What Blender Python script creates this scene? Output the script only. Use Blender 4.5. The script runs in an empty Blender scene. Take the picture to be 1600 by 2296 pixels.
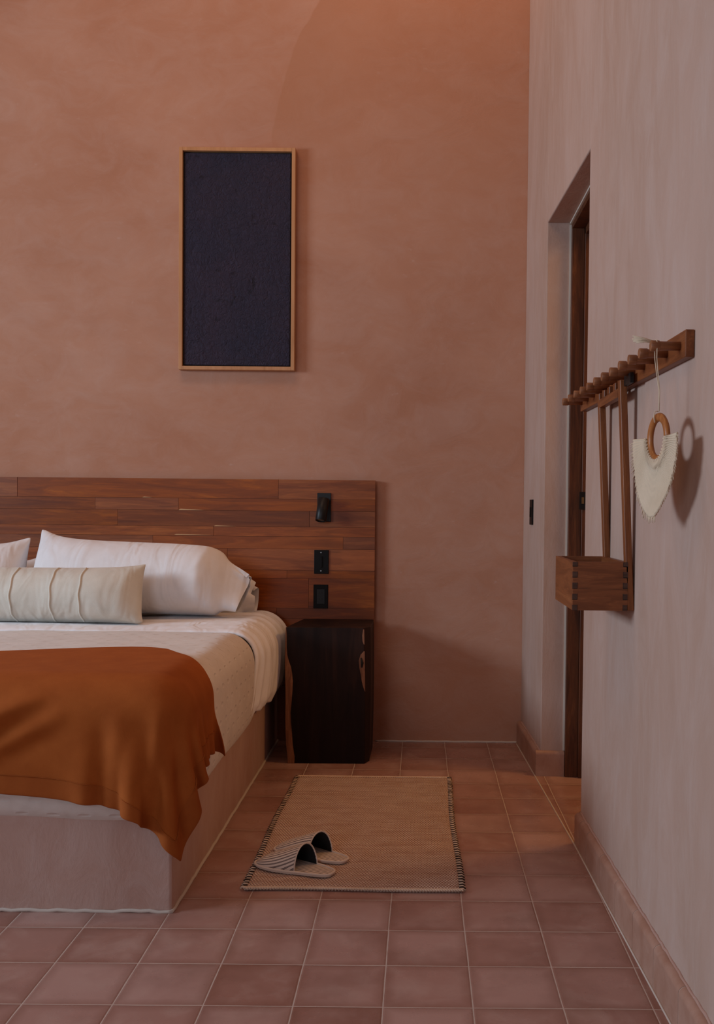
import bpy, bmesh, math, random
import numpy as np
from mathutils import Vector, Matrix

random.seed(7)
RNG = np.random.default_rng(11)
scene = bpy.context.scene
COL = scene.collection

# ------------------------------------------------------------------ camera
FPX, CAMH = 2217.28, 1.1053
YAW, PITCH, ROLL = -.00121, -.02835, .00973
fw = Vector((-math.sin(YAW)*math.cos(PITCH), math.cos(YAW)*math.cos(PITCH), math.sin(PITCH)))
rt = Vector((math.cos(YAW), math.sin(YAW), 0)); up = rt.cross(fw)
r2 = rt*math.cos(ROLL)+up*math.sin(ROLL); u2 = -rt*math.sin(ROLL)+up*math.cos(ROLL)
cd = bpy.data.cameras.new('camera'); cam = bpy.data.objects.new('camera', cd); COL.objects.link(cam)
cam.matrix_world = Matrix(((r2.x, u2.x, -fw.x, 0), (r2.y, u2.y, -fw.y, 0), (r2.z, u2.z, -fw.z, CAMH), (0, 0, 0, 1)))
cd.sensor_fit = 'AUTO'; cd.sensor_width = 36; cd.lens = FPX/2296*36
cd.shift_x = -142.27/2296; cd.shift_y = 57.23/2296
cd.clip_start = .05; cd.clip_end = 100
scene.camera = cam

# ------------------------------------------------------------------ world, lights, exposure
world = bpy.data.worlds.new('world'); scene.world = world; world.use_nodes = True
wb = world.node_tree.nodes['Background']; wb.inputs[0].default_value = (.72, .82, 1, 1); wb.inputs[1].default_value = .6

def area(name, loc, target, sx, sy, power, color, spread=180):
    l = bpy.data.lights.new(name, 'AREA'); l.shape = 'RECTANGLE'; l.size = sx; l.size_y = sy
    l.energy = power; l.color = color; l.spread = math.radians(spread)
    o = bpy.data.objects.new(name, l); COL.objects.link(o); o.location = loc
    o.rotation_euler = (Vector(target)-Vector(loc)).to_track_quat('-Z', 'Y').to_euler()
    return o
area('window_daylight', (-4.62, 1.8, 1.95), (0, 1.8, 1.30), 1.9, .8, 300, (.68, .84, 1.0))
area('window_daylight_front', (-2.0, -3.12, 1.95), (-.9, 1.6, .2), 2.2, 1.5, 80, (.78, .88, 1.0), 150)
area('doorway_lamp', (1.55, 3.7, 2.35), (.9, 3.6, 0), .5, .5, 34, (1.0, .50, .14))
area('corner_glow_fill', (.05, 4.2, 4.25), (.15, 4.66, 3.3), .9, .25, 9, (1.0, .60, .34))  # added unseen lamp, makes the warm glow in the top corner
area('warm_bounce_fill', (-1.2, 2.9, 4.40), (-.6, 4.6, 2.2), 1.6, 1.0, 58, (1.0, .66, .42))  # added fill standing in for warm bounce on the upper wall

scene.view_settings.view_transform = 'Standard'
scene.view_settings.look = 'None'
scene.view_settings.gamma = 1
scene.view_settings.use_curve_mapping = False
scene.view_settings.exposure = -1.22

# ------------------------------------------------------------------ helpers
def tag(o, label=None, cat=None, group=None, kind=None):
    if label: o['label'] = label
    if cat: o['category'] = cat
    if group: o['group'] = group
    if kind: o['kind'] = kind
    return o

def link(name, me, mat=None, parent=None, smooth=False):
    o = bpy.data.objects.new(name, me); COL.objects.link(o)
    if mat:
        for m in (mat if isinstance(mat, (list, tuple)) else [mat]): me.materials.append(m)
    if parent: o.parent = parent
    if smooth:
        me.polygons.foreach_set('use_smooth', [True]*len(me.polygons))
    return o

def obj(name, bm, mat=None, parent=None, smooth=False):
    bmesh.ops.recalc_face_normals(bm, faces=bm.faces[:])
    me = bpy.data.meshes.new(name); bm.to_mesh(me); bm.free()
    return link(name, me, mat, parent, smooth)

def thing(name, loc, label, cat, group=None, rz=0):
    o = bpy.data.objects.new(name, None); COL.objects.link(o); o.location = loc; o.rotation_euler = (0, 0, rz)
    o.empty_display_size = .05
    return tag(o, label, cat, group)

def box(bm, x0, x1, y0, y1, z0, z1, mi=0):
    v = [bm.verts.new(p) for p in ((x0,y0,z0),(x1,y0,z0),(x1,y1,z0),(x0,y1,z0),(x0,y0,z1),(x1,y0,z1),(x1,y1,z1),(x0,y1,z1))]
    fs = []
    for f in ((3,2,1,0),(4,5,6,7),(0,1,5,4),(1,2,6,5),(2,3,7,6),(3,0,4,7)):
        fc = bm.faces.new([v[i] for i in f]); fc.material_index = mi; fs.append(fc)
    return v, fs

def prism(bm, pts, z0, z1, mi=0):
    a = [bm.verts.new((p[0], p[1], z0)) for p in pts]; b = [bm.verts.new((p[0], p[1], z1)) for p in pts]
    n = len(pts)
    fs = [bm.faces.new(a[::-1]), bm.faces.new(b)]
    for i in range(n): fs.append(bm.faces.new((a[i], a[(i+1) % n], b[(i+1) % n], b[i])))
    for f in fs: f.material_index = mi
    return a, b

def tube(bm, pts, rad, seg=12, caps=True, mi=0):
    """rad: number or list"""
    pts = [Vector(p) for p in pts]; n = len(pts)
    if not isinstance(rad, (list, tuple)): rad = [rad]*n
    rings = []
    prev = None
    for i, p in enumerate(pts):
        t = (pts[min(i+1, n-1)]-pts[max(i-1, 0)])
        if t.length < 1e-9: t = Vector((0, 0, 1))
        t.normalize()
        if prev is None:
            a = t.orthogonal().normalized()
        else:
            a = prev-t*prev.dot(t); a = a.normalized() if a.length > 1e-6 else t.orthogonal().normalized()
        prev = a; b = t.cross(a)
        rings.append([bm.verts.new(p+(a*math.cos(2*math.pi*k/seg)+b*math.sin(2*math.pi*k/seg))*rad[i]) for k in range(seg)])
    for i in range(n-1):
        for k in range(seg):
            f = bm.faces.new((rings[i][k], rings[i][(k+1) % seg], rings[i+1][(k+1) % seg], rings[i+1][k])); f.material_index = mi; f.smooth = True
    if caps:
        f = bm.faces.new(rings[0][::-1]); f.material_index = mi
        f = bm.faces.new(rings[-1]); f.material_index = mi

def bevel(o, w, seg=2, angle=35):
    m = o.modifiers.new('bevel', 'BEVEL'); m.width = w; m.segments = seg; m.limit_method = 'ANGLE'; m.angle_limit = math.radians(angle)
    return o

def grid_mesh(name, P, mat, parent=None, closed_u=False, uv=None):
    n, m = P.shape[:2]
    idx = np.arange(n*m).reshape(n, m)
    faces = []
    for i in range(n-1):
        for j in range(m-1):
            faces.append((idx[i, j], idx[i+1, j], idx[i+1, j+1], idx[i, j+1]))
    me = bpy.data.meshes.new(name); me.from_pydata(P.reshape(-1, 3).tolist(), [], [tuple(int(a) for a in f) for f in faces])
    if uv is not None:
        lay = me.uv_layers.new(name='UVMap'); U = uv.reshape(-1, 2)
        li = np.zeros(len(me.loops), dtype=np.int32); me.loops.foreach_get('vertex_index', li)
        lay.data.foreach_set('uv', U[li].astype(np.float32).ravel())
    return link(name, me, mat, parent, True)

# ------------------------------------------------------------------ materials
def mat(name, rough=.8, color=(.5, .5, .5), spec=.5):
    m = bpy.data.materials.new(name); m.use_nodes = True
    nt = m.node_tree; b = nt.nodes['Principled BSDF']
    b.inputs['Roughness'].default_value = rough; b.inputs['Base Color'].default_value = (*color, 1)
    b.inputs['Specular IOR Level'].default_value = spec
    return m, nt, b
def N(nt, t, **kw):
    n = nt.nodes.new(t)
    for k, v in kw.items():
        if hasattr(n, k): setattr(n, k, v)
        else: n.inputs[k.replace('_', ' ')].default_value = v
    return n
def L(nt, a, b): nt.links.new(a, b)
def coords(nt, scale=(1, 1, 1), kind='Object', loc=(0, 0, 0)):
    tc = N(nt, 'ShaderNodeTexCoord'); mp = N(nt, 'ShaderNodeMapping')
    mp.inputs['Scale'].default_value = scale; mp.inputs['Location'].default_value = loc
    L(nt, tc.outputs[kind], mp.inputs['Vector']); return mp.outputs[0]
def noise(nt, vec, scale, detail=4, rough=.55, dist=0):
    n = N(nt, 'ShaderNodeTexNoise'); n.inputs['Scale'].default_value = scale; n.inputs['Detail'].default_value = detail
    n.inputs['Roughness'].default_value = rough; n.inputs['Distortion'].default_value = dist
    L(nt, vec, n.inputs['Vector']); return n.outputs['Fac']
def ramp(nt, fac, stops):
    r = N(nt, 'ShaderNodeValToRGB'); e = r.color_ramp.elements
    while len(e) < len(stops): e.new(.5)
    for i, (p, c) in enumerate(stops):
        e[i].position = p; e[i].color = (*c, 1) if len(c) == 3 else c
    L(nt, fac, r.inputs[0]); return r.outputs['Color']
def mix(nt, a, b, fac, mode='MIX'):
    m = N(nt, 'ShaderNodeMix'); m.data_type = 'RGBA'; m.blend_type = mode
    for s, v in ((6, a), (7, b)):
        if isinstance(v, (tuple, list)): m.inputs[s].default_value = (*v, 1)
        else: L(nt, v, m.inputs[s])
    if isinstance(fac, (int, float)): m.inputs[0].default_value = fac
    else: L(nt, fac, m.inputs[0])
    return m.outputs[2]
def math_(nt, op, a, b=None, c=None):
    m = N(nt, 'ShaderNodeMath'); m.operation = op
    for i, v in enumerate((a, b, c)):
        if v is None: continue
        if isinstance(v, (int, float)): m.inputs[i].default_value = v
        else: L(nt, v, m.inputs[i])
    return m.outputs[0]
def bump(nt, b, height, strength=.3, dist=.01, prev=None):
    n = N(nt, 'ShaderNodeBump'); n.inputs['Strength'].default_value = strength; n.inputs['Distance'].default_value = dist
    L(nt, height, n.inputs['Height'])
    if prev: L(nt, prev, n.inputs['Normal'])
    L(nt, n.outputs[0], b.inputs['Normal']); return n.outputs[0]

def plaster(name, stretch=(1, 1, 1), lo=(.40, .215, .15), hi=(.52, .31, .24), wash=(.56, .40, .34), washamt=.35, arc_shade=False):
    m, nt, b = mat(name, .85, spec=.2)
    v = coords(nt, stretch)
    n1 = noise(nt, v, 1.1, 5, .6, .6); n2 = noise(nt, v, 5.0, 8, .7, .8); n3 = noise(nt, v, 60, 4, .6)
    c = ramp(nt, n1, [(.3, lo), (.72, hi)])
    w = math_(nt, 'MULTIPLY', ramp(nt, n2, [(.42, (0, 0, 0)), (.75, (1, 1, 1))]), washamt)
    c = mix(nt, c, wash, w)
    c = mix(nt, c, (.9, .9, .9), math_(nt, 'MULTIPLY', ramp(nt, noise(nt, v, 26, 3, .5), [(.70, (0, 0, 0)), (.80, (1, 1, 1))]), .07))
    if arc_shade:   # arc-edged shade painted into the plaster colour
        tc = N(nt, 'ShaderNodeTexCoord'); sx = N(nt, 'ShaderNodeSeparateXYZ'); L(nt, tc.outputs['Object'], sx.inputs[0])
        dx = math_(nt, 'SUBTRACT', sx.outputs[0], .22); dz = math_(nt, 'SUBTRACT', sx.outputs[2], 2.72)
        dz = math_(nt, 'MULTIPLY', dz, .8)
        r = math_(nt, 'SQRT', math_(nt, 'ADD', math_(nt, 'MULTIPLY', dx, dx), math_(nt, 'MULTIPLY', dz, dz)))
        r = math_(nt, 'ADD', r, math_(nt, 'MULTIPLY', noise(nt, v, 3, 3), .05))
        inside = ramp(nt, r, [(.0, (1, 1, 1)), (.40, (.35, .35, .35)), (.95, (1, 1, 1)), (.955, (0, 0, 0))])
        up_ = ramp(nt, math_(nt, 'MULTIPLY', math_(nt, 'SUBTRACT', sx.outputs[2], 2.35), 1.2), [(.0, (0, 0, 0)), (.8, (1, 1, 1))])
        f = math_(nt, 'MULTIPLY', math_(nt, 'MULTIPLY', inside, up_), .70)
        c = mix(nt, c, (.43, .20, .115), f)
    L(nt, c, b.inputs['Base Color'])
    h = math_(nt, 'ADD', math_(nt, 'MULTIPLY', n2, .7), math_(nt, 'MULTIPLY', n3, .12))
    bump(nt, b, h, .35, .012)
    return m
M = {}
M['plaster_back'] = plaster('plaster_back', (1, 1, 1.6), lo=(.43, .20, .122), hi=(.52, .275, .185), washamt=.28, arc_shade=True)
M['plaster_side'] = plaster('plaster_side', (1.7, 1.7, .62), lo=(.43, .285, .22), hi=(.52, .37, .31), wash=(.56, .445, .40), washamt=.5)
M['plaster_base'] = plaster('plaster_base', (2, 2, 1.2), lo=(.40, .225, .175), hi=(.52, .34, .285), wash=(.55, .41, .37), washamt=.4)
M['caulk'] = mat('caulk', .6, (.62, .57, .50))[0]

def floor_mat():
    m, nt, b = mat('clay_tiles', .38, spec=.5)
    tc = N(nt, 'ShaderNodeTexCoord'); sx = N(nt, 'ShaderNodeSeparateXYZ'); L(nt, tc.outputs['Object'], sx.inputs[0])
    warp = noise(nt, coords(nt), 3.0, 2)
    def cell(o, off):
        a = math_(nt, 'ADD', math_(nt, 'SUBTRACT', o, off), math_(nt, 'MULTIPLY', math_(nt, 'SUBTRACT', warp, .5), .006))
        a = math_(nt, 'DIVIDE', a, .2); fr = math_(nt, 'FRACT', a)
        d = math_(nt, 'MINIMUM', fr, math_(nt, 'SUBTRACT', 1.0, fr)); return math_(nt, 'FLOOR', a), math_(nt, 'MULTIPLY', d, .2)
    cx, dx = cell(sx.outputs[0], -.8703); cy, dy = cell(sx.outputs[1], 2.165)
    d = math_(nt, 'MINIMUM', dx, dy)
    cmb = N(nt, 'ShaderNodeCombineXYZ'); L(nt, cx, cmb.inputs[0]); L(nt, cy, cmb.inputs[1])
    wn = N(nt, 'ShaderNodeTexWhiteNoise'); wn.noise_dimensions = '2D'; L(nt, cmb.outputs[0], wn.inputs['Vector'])
    base = ramp(nt, wn.outputs['Value'], [(0, (.32, .155, .120)), (.5, (.39, .21, .172)), (1, (.46, .275, .235))])
    # offset the mottling per tile
    vadd = N(nt, 'ShaderNodeVectorMath'); vadd.operation = 'MULTIPLY_ADD'
    L(nt, wn.outputs['Color'], vadd.inputs[0]); vadd.inputs[1].default_value = (9, 9, 9); L(nt, tc.outputs['Object'], vadd.inputs[2])
    mo = noise(nt, vadd.outputs[0], 7, 5, .6, .5)
    base = mix(nt, base, (.50, .34, .29), math_(nt, 'MULTIPLY', ramp(nt, mo, [(.48, (0, 0, 0)), (.72, (1, 1, 1))]), .55))
    base = mix(nt, base, (.15, .055, .035), math_(nt, 'MULTIPLY', ramp(nt, noise(nt, vadd.outputs[0], 4, 4, .6), [(.28, (1, 1, 1)), (.52, (0, 0, 0))]), .40))
    base = mix(nt, base, (.20, .08, .05), math_(nt, 'MULTIPLY', ramp(nt, math_(nt, 'MULTIPLY', d, 10), [(.0, (1, 1, 1)), (.30, (0, 0, 0))]), .45))
    gw = math_(nt, 'ADD', .0007, math_(nt, 'MULTIPLY', noise(nt, coords(nt), 25, 2), .0014))
    g = math_(nt, 'LESS_THAN', d, gw)
    c = mix(nt, base, (.52, .40, .34), g); L(nt, c, b.inputs['Base Color'])
    rr = math_(nt, 'ADD', math_(nt, 'MULTIPLY', noise(nt, vadd.outputs[0], 9, 4), .28), .15)
    rr = math_(nt, 'MAXIMUM', rr, math_(nt, 'MULTIPLY', g, .8)); L(nt, rr, b.inputs['Roughness'])
    h = math_(nt, 'ADD', ramp(nt, math_(nt, 'MULTIPLY', d, 100), [(.1, (0, 0, 0)), (.5, (1, 1, 1))]), math_(nt, 'MULTIPLY', mo, .5))
    bump(nt, b, h, .25, .003)
    return m
M['tiles'] = floor_mat()

def clay(name, c0, c1, rough=.5):
    m, nt, b = mat(name, rough, spec=.4)
    v = coords(nt); n = noise(nt, v, 9, 6, .65, .4)
    L(nt, ramp(nt, n, [(.3, c0), (.7, c1)]), b.inputs['Base Color']); bump(nt, b, n, .2, .004); return m
M['clay_trim'] = clay('clay_trim', (.34, .17, .115), (.46, .285, .22))
M['grout'] = mat('grout', .9, (.55, .46, .40))[0]

def wood(name, dark, mid, light, axis='X', scale=1.0, rough=.5, attr=None, contrast=1.0, spec=.35):
    m, nt, b = mat(name, rough, spec=spec)
    st = {'X': (.9, 9, 9), 'Y': (9, .9, 9), 'Z': (9, 9, .9)}[axis]
    tc = N(nt, 'ShaderNodeTexCoord'); mp = N(nt, 'ShaderNodeMapping'); mp.inputs['Scale'].default_value = tuple(s*scale for s in st)
    vec = tc.outputs['Object']
    if attr:
        at = N(nt, 'ShaderNodeAttribute'); at.attribute_name = attr; at.attribute_type = 'GEOMETRY'
        va = N(nt, 'ShaderNodeVectorMath'); va.operation = 'MULTIPLY_ADD'; L(nt, at.outputs['Color'], va.inputs[0])
        va.inputs[1].default_value = (7, 7, 7); L(nt, vec, va.inputs[2]); vec = va.outputs[0]
    L(nt, vec, mp.inputs['Vector']); v = mp.outputs[0]
    n1 = noise(nt, v, 1.0, 5, .6, 1.2); n2 = noise(nt, v, 6, 6, .65, .4)
    rings = math_(nt, 'FRACT', math_(nt, 'MULTIPLY', n1, 9.0))
    rings = ramp(nt, rings, [(0, (0, 0, 0)), (.55, (1, 1, 1)), (1, (.15, .15, .15))])
    c = ramp(nt, n1, [(.30, dark), (.5, mid), (.72, light)])
    c = mix(nt, c, dark, math_(nt, 'MULTIPLY', math_(nt, 'SUBTRACT', 1.0, rings), .35*contrast))
    c = mix(nt, c, dark, math_(nt, 'MULTIPLY', ramp(nt, n2, [(.45, (1, 1, 1)), (.62, (0, 0, 0))]), .30*contrast))
    kn = ramp(nt, noise(nt, v, .75, 2, .5, 2.0), [(.66, (0, 0, 0)), (.74, (1, 1, 1))])
    c = mix(nt, c, tuple(x*.45 for x in dark), math_(nt, 'MULTIPLY', kn, .55*contrast))
    if attr:
        sp = N(nt, 'ShaderNodeSeparateColor'); L(nt, at.outputs['Color'], sp.inputs[0])
        hs = N(nt, 'ShaderNodeHueSaturation'); hs.inputs['Hue'].default_value = .5
        L(nt, math_(nt, 'ADD', .80, math_(nt, 'MULTIPLY', sp.outputs[0], .45)), hs.inputs['Value'])
        L(nt, math_(nt, 'ADD', .96, math_(nt, 'MULTIPLY', sp.outputs[1], .14)), hs.inputs['Saturation'])
        L(nt, c, hs.inputs['Color']); c = hs.outputs[0]
    L(nt, c, b.inputs['Base Color']); bump(nt, b, n2, .15, .002); return m
M['plank'] = wood('headboard_wood', (.14, .031, .005), (.29, .073, .013), (.43, .128, .026), 'X', 1.6, .42, attr='plank')
M['sapwood'] = mat('pale_sapwood', .5, (.62, .38, .18))[0]
M['rack_y'] = wood('rack_wood', (.12, .034, .010), (.25, .078, .024), (.35, .125, .042), 'Y', 2.2, .45, spec=.3)
M['rack_x'] = wood('peg_wood', (.16, .055, .022), (.30, .115, .045), (.38, .16, .07), 'X', 4, .5)
M['rack_z'] = wood('bar_wood', (.12, .034, .010), (.25, .078, .021), (.35, .125, .036), 'Z', 3.0, .45)
M['box_near'] = wood('box_wood', (.12, .034, .011), (.25, .078, .025), (.34, .118, .042), 'X', 3.0, .45)
M['end_grain'] = wood('end_grain_wood', (.05, .022, .014), (.085, .04, .026), (.12, .06, .04), 'X', 6, .7)
M['joint_gap'] = mat('joint_gap', .9, (.01, .005, .003))[0]
M['door_wood'] = wood('door_frame_wood', (.045, .014, .006), (.12, .036, .012), (.19, .062, .020), 'Z', 2.2, .5)
M['frame_wood'] = wood('picture_frame_wood', (.42, .19, .075), (.52, .25, .11), (.58, .30, .14), 'Z', 2, .5, contrast=.25)
M['ring_wood'] = wood('ring_wood', (.26, .08, .018), (.40, .14, .035), (.50, .19, .05), 'Z', 5, .35, contrast=.5)
M['stump'] = wood('dark_block_wood', (.007, .0035, .003), (.016, .0075, .006), (.040, .016, .010), 'Z', .9, .5, contrast=.6, spec=.14)
M['live_edge'] = wood('live_edge_sapwood', (.14, .050, .025), (.28, .12, .060), (.38, .18, .09), 'Z', 4, .6)
M['black'] = mat('black_metal', .42, (.009, .008, .008), .3)[0]
M['black_soft'] = mat('black_plastic', .5, (.006, .005, .005), .15)[0]
M['brass'] = mat('aged_brass', .4, (.25, .17, .08))[0]; M['brass'].node_tree.nodes['Principled BSDF'].inputs['Metallic'].default_value = .8
M['steel'] = mat('screw_steel', .3, (.35, .35, .36))[0]; M['steel'].node_tree.nodes['Principled BSDF'].inputs['Metallic'].default_value = .9
M['bulb'] = mat('frosted_lens', .5, (.42, .36, .30))[0]

def cloth(name, c0, c1, weave=900, wstr=.15, rough=.9, sheen=.2, extra=None, fine=True):
    m, nt, b = mat(name, rough, spec=.15)
    v = coords(nt); n = noise(nt, v, 14, 5, .6)
    c = ramp(nt, n, [(.3, c0), (.7, c1)])
    if fine:
        s = noise(nt, coords(nt, (40, 3, 40)), 22, 3, .6); c = mix(nt, c, c0, math_(nt, 'MULTIPLY', ramp(nt, s, [(.5, (0, 0, 0)), (.75, (1, 1, 1))]), .3))
    L(nt, c, b.inputs['Base Color'])
    b.inputs['Sheen Weight'].default_value = sheen
    h = noise(nt, v, weave/3, 2, .5)
    pr = bump(nt, b, h, wstr, .001)
    if extra: extra(nt, b, v, pr)
    return m
def crease(nt, b, v, pr):
    h = noise(nt, coords(nt, (1.7, 1, .6)), 5.5, 2, .5, .9); bump(nt, b, h, .55, .030, pr)
M['white'] = cloth('white_cotton', (.78, .76, .77), (.84, .82, .83), extra=crease, fine=False)
M['sheet'] = cloth('white_sheet', (.80, .78, .80), (.85, .83, .85), extra=crease, fine=False)
def tufts(nt, b, v, pr):
    # short embroidered dashes in staggered rows
    tc = N(nt, 'ShaderNodeTexCoord')
    sx = N(nt, 'ShaderNodeSeparateXYZ'); L(nt, tc.outputs['UV'], sx.inputs[0])
    row = math_(nt, 'FLOOR', math_(nt, 'DIVIDE', sx.outputs[1], .052))
    a = math_(nt, 'FRACT', math_(nt, 'ADD', math_(nt, 'DIVIDE', sx.outputs[0], .085), math_(nt, 'MULTIPLY', row, .5)))
    c = math_(nt, 'FRACT', math_(nt, 'DIVIDE', sx.outputs[1], .052))
    da = math_(nt, 'ABSOLUTE', math_(nt, 'SUBTRACT', a, .5)); dc = math_(nt, 'ABSOLUTE', math_(nt, 'SUBTRACT', c, .5))
    q = math_(nt, 'ADD', math_(nt, 'POWER', math_(nt, 'MULTIPLY', da, 4.0), 2.0), math_(nt, 'POWER', math_(nt, 'MULTIPLY', dc, 5.5), 2.0))
    h = ramp(nt, q, [(0, (.0, .0, .0)), (.8, (1, 1, 1))])
    h2 = math_(nt, 'ADD', h, math_(nt, 'MULTIPLY', noise(nt, tc.outputs['Object'], 9, 3), 2.0))
    bump(nt, b, h2, .6, .004, pr)
M['quilt'] = cloth('cream_quilt', (.64, .57, .52), (.72, .65, .60), extra=tufts)
M['linen'] = cloth('cream_linen', (.62, .58, .50), (.70, .66, .58), weave=1200, wstr=.4, extra=crease)
M['seam'] = cloth('cream_seam', (.66, .63, .55), (.74, .70, .62), fine=False)
M['throw'] = cloth('rust_throw_cloth', (.31, .075, .013), (.37, .096, .018), weave=1500, wstr=.3, sheen=0)
M['throw_hem'] = cloth('rust_throw_hem_cloth', (.285, .067, .012), (.34, .087, .017), weave=1500, wstr=.3, sheen=0)

# ------------------------------------------------------------------ the room
def wallx(y): return .546+(3.265-y)*.0257 if y < 3.265 else (.546+(3.265-y)*.0385 if y < 4.1 else .514+(4.1-y)*.0385)
def struct(name, bm, m, kind='structure', smooth=False):
    o = obj(name, bm, m, None, smooth); o['kind'] = kind; return o
YB, ZC, WT = 4.68, 4.5, .21
bm = bmesh.new(); box(bm, -4.7, 3.2, -3.3, 5.0, -.1, 0); struct('floor', bm, M['tiles'])
bm = bmesh.new(); box(bm, -4.7, 3.2, -3.3, 5.0, ZC, ZC+.1); struct('ceiling', bm, M['plaster_back'])
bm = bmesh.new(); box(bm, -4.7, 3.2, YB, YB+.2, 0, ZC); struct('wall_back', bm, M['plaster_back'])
# right wall with the doorway: one prism plan pieces
bm = bmesh.new()
yn = -3.2; XT = .80
prism(bm, [(wallx(yn), yn), (XT, yn), (XT, 3.265), (wallx(3.265), 3.265)], 0, ZC)
prism(bm, [(wallx(3.265), 3.265), (.74, 3.265), (.74, 4.1), (wallx(4.1), 4.1)], 2.288, ZC)
prism(bm, [(wallx(4.1), 4.1), (.74, 4.1), (.74, YB), (wallx(YB), YB)], 0, ZC)
o = struct('wall_right', bm, M['plaster_side']); bevel(o, .004, 2)
# left wall with a window opening (y .75..3.25, z 1.1..2.4)
WY0, WY1, WZ0, WZ1 = .8, 2.8, 1.50, 2.40
bm = bmesh.new()
box(bm, -4.7, -4.5, -3.3, WY0, 0, ZC); box(bm, -4.7, -4.5, WY1, YB, 0, ZC)
box(bm, -4.7, -4.5, WY0, WY1, 0, WZ0); box(bm, -4.7, -4.5, WY0, WY1, WZ1, ZC)
struct('wall_left', bm, M['plaster_back'])
bm = bmesh.new()
box(bm, -4.7, XT, -3.3, -3.1, 0, 1.1); box(bm, -4.7, XT, -3.3, -3.1, 2.9, ZC)
box(bm, -4.7, -3.4, -3.3, -3.1, 1.1, 2.9); box(bm, -1.0, XT, -3.3, -3.1, 1.1, 2.9)
struct('wall_front', bm, M['plaster_back'])
# the room beyond the doorway
bm = bmesh.new()
box(bm, 3.0, 3.2, -3.3, YB, 0, ZC); box(bm, XT, 3.0, 2.2, 2.4, 0, ZC)
struct('wall_hall', bm, M['plaster_back'])
# windows out of frame: simple dark wood frames
def window(name, plane, a0, a1, z0, z1, axis):
    b = bmesh.new(); w = .05
    def bb(p0, p1, q0, q1):
        if axis == 'x': box(b, plane-.03, plane+.03, p0, p1, q0, q1)
        else: box(b, p0, p1, plane-.03, plane+.03, q0, q1)
    bb(a0, a1, z0, z0+w); bb(a0, a1, z1-w, z1); bb(a0, a0+w, z0, z1); bb(a1-w, a1, z0, z1)
    o_ = struct(name, b, M['door_wood']); return o_
window('window_1', -4.6, WY0, WY1, WZ0, WZ1, 'x'); window('window_2', -3.2, -3.4, -1.0, 1.1, 2.9, 'y')

# baseboards of rounded clay tiles (gaps show grout)
def bb_profile(t, h):
    pts = [(0, 0), (t, 0), (t, h-.016)]
    for k in range(1, 9):
        a = math.pi/2*k/8; pts.append((t-.016+.016*math.cos(a), h-.016+.016*math.sin(a)))
    pts.append((0, h)); return pts
def baseboard(name, ys, xf, t=.021, h=.104):
    bm = bmesh.new(); bg = bmesh.new()
    prof = bb_profile(t, h)
    for y0, y1 in zip(ys[:-1], ys[1:]):
        a0, a1 = y0+.0016, y1-.0016
        ra = [bm.verts.new((xf(a0)+t-p[0], a0, p[1])) for p in prof]; rb = [bm.verts.new((xf(a1)+t-p[0], a1, p[1])) for p in prof]
        n = len(prof)
        for i in range(n):
            f = bm.faces.new((ra[i], ra[(i+1) % n], rb[(i+1) % n], rb[i])); pass
        bm.faces.new(ra[::-1]); bm.faces.new(rb)
    o = struct(name, bm, M['clay_trim'])
    g = [(p[0]-.0008 if p[0] > 0 else 0, p[1]-(.0008 if p[1] > 0 else 0)) for p in prof]
    y0, y1 = ys[0]+.002, ys[-1]-.002
    ra = [bg.verts.new((xf(y0)+t-p[0], y0, p[1])) for p in g]; rb = [bg.verts.new((xf(y1)+t-p[0], y1, p[1])) for p in g]
    for i in range(len(g)): bg.faces.new((ra[i], ra[(i+1) % len(g)], rb[(i+1) % len(g)], rb[i]))
    bg.faces.new(ra[::-1]); bg.faces.new(rb)
    obj('grout_line', bg, M['grout'], o)
    # mortar bead where the tile meets the plaster
    b2 = bmesh.new(); pts = []
    y = ys[0]
    while y < ys[-1]:
        pts.append((wallx(y)-.001+random.uniform(-.001, .001), y, h+random.uniform(-.002, .002))); y += .02
    tube(b2, pts, .0045, 6); obj('mortar_bead', b2, M['plaster_base'], o)
    return o
xf_near = lambda y: wallx(y)-.021
baseboard('baseboard_right', [-3.0+.2*k for k in range(0)] + [v for v in [-2.94+.2*k for k in range(31)]] + [3.17, 3.262], xf_near)
bb2 = baseboard('baseboard_far_right', [4.102, 4.29, 4.49, 4.675], xf_near, h=.106)
# the return tile across the jamb end
bm = bmesh.new()
prof = bb_profile(.014, .106)
for x0, x1 in ((wallx(4.1)-.0205, .6115),):
    ra = [bm.verts.new((x0, 4.101-p[0], p[1])) for p in prof]; rb = [bm.verts.new((x1, 4.101-p[0], p[1])) for p in prof]
    for i in range(len(prof)): bm.faces.new((ra[i], ra[(i+1) % len(prof)], rb[(i+1) % len(prof)], rb[i]))
    bm.faces.new(ra[::-1]); bm.faces.new(rb)
struct('baseboard_jamb', bm, M['clay_trim'])
# light mortar line along the foot of the back wall
bm = bmesh.new(); pts = []
x = -.2
while x < .49: pts.append((x, YB-.003, .002+random.uniform(-.001, .001))); x += .02
tube(bm, pts, .006, 6); struct('trim_1', bm, M['grout'])
bm = bmesh.new(); pts = []
y = 4.67
while y > -2.9: pts.append((xf_near(y)-.002, y, .000)); y -= .05
tube(bm, pts, .003, 6); struct('trim_2', bm, M['grout'])

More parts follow.
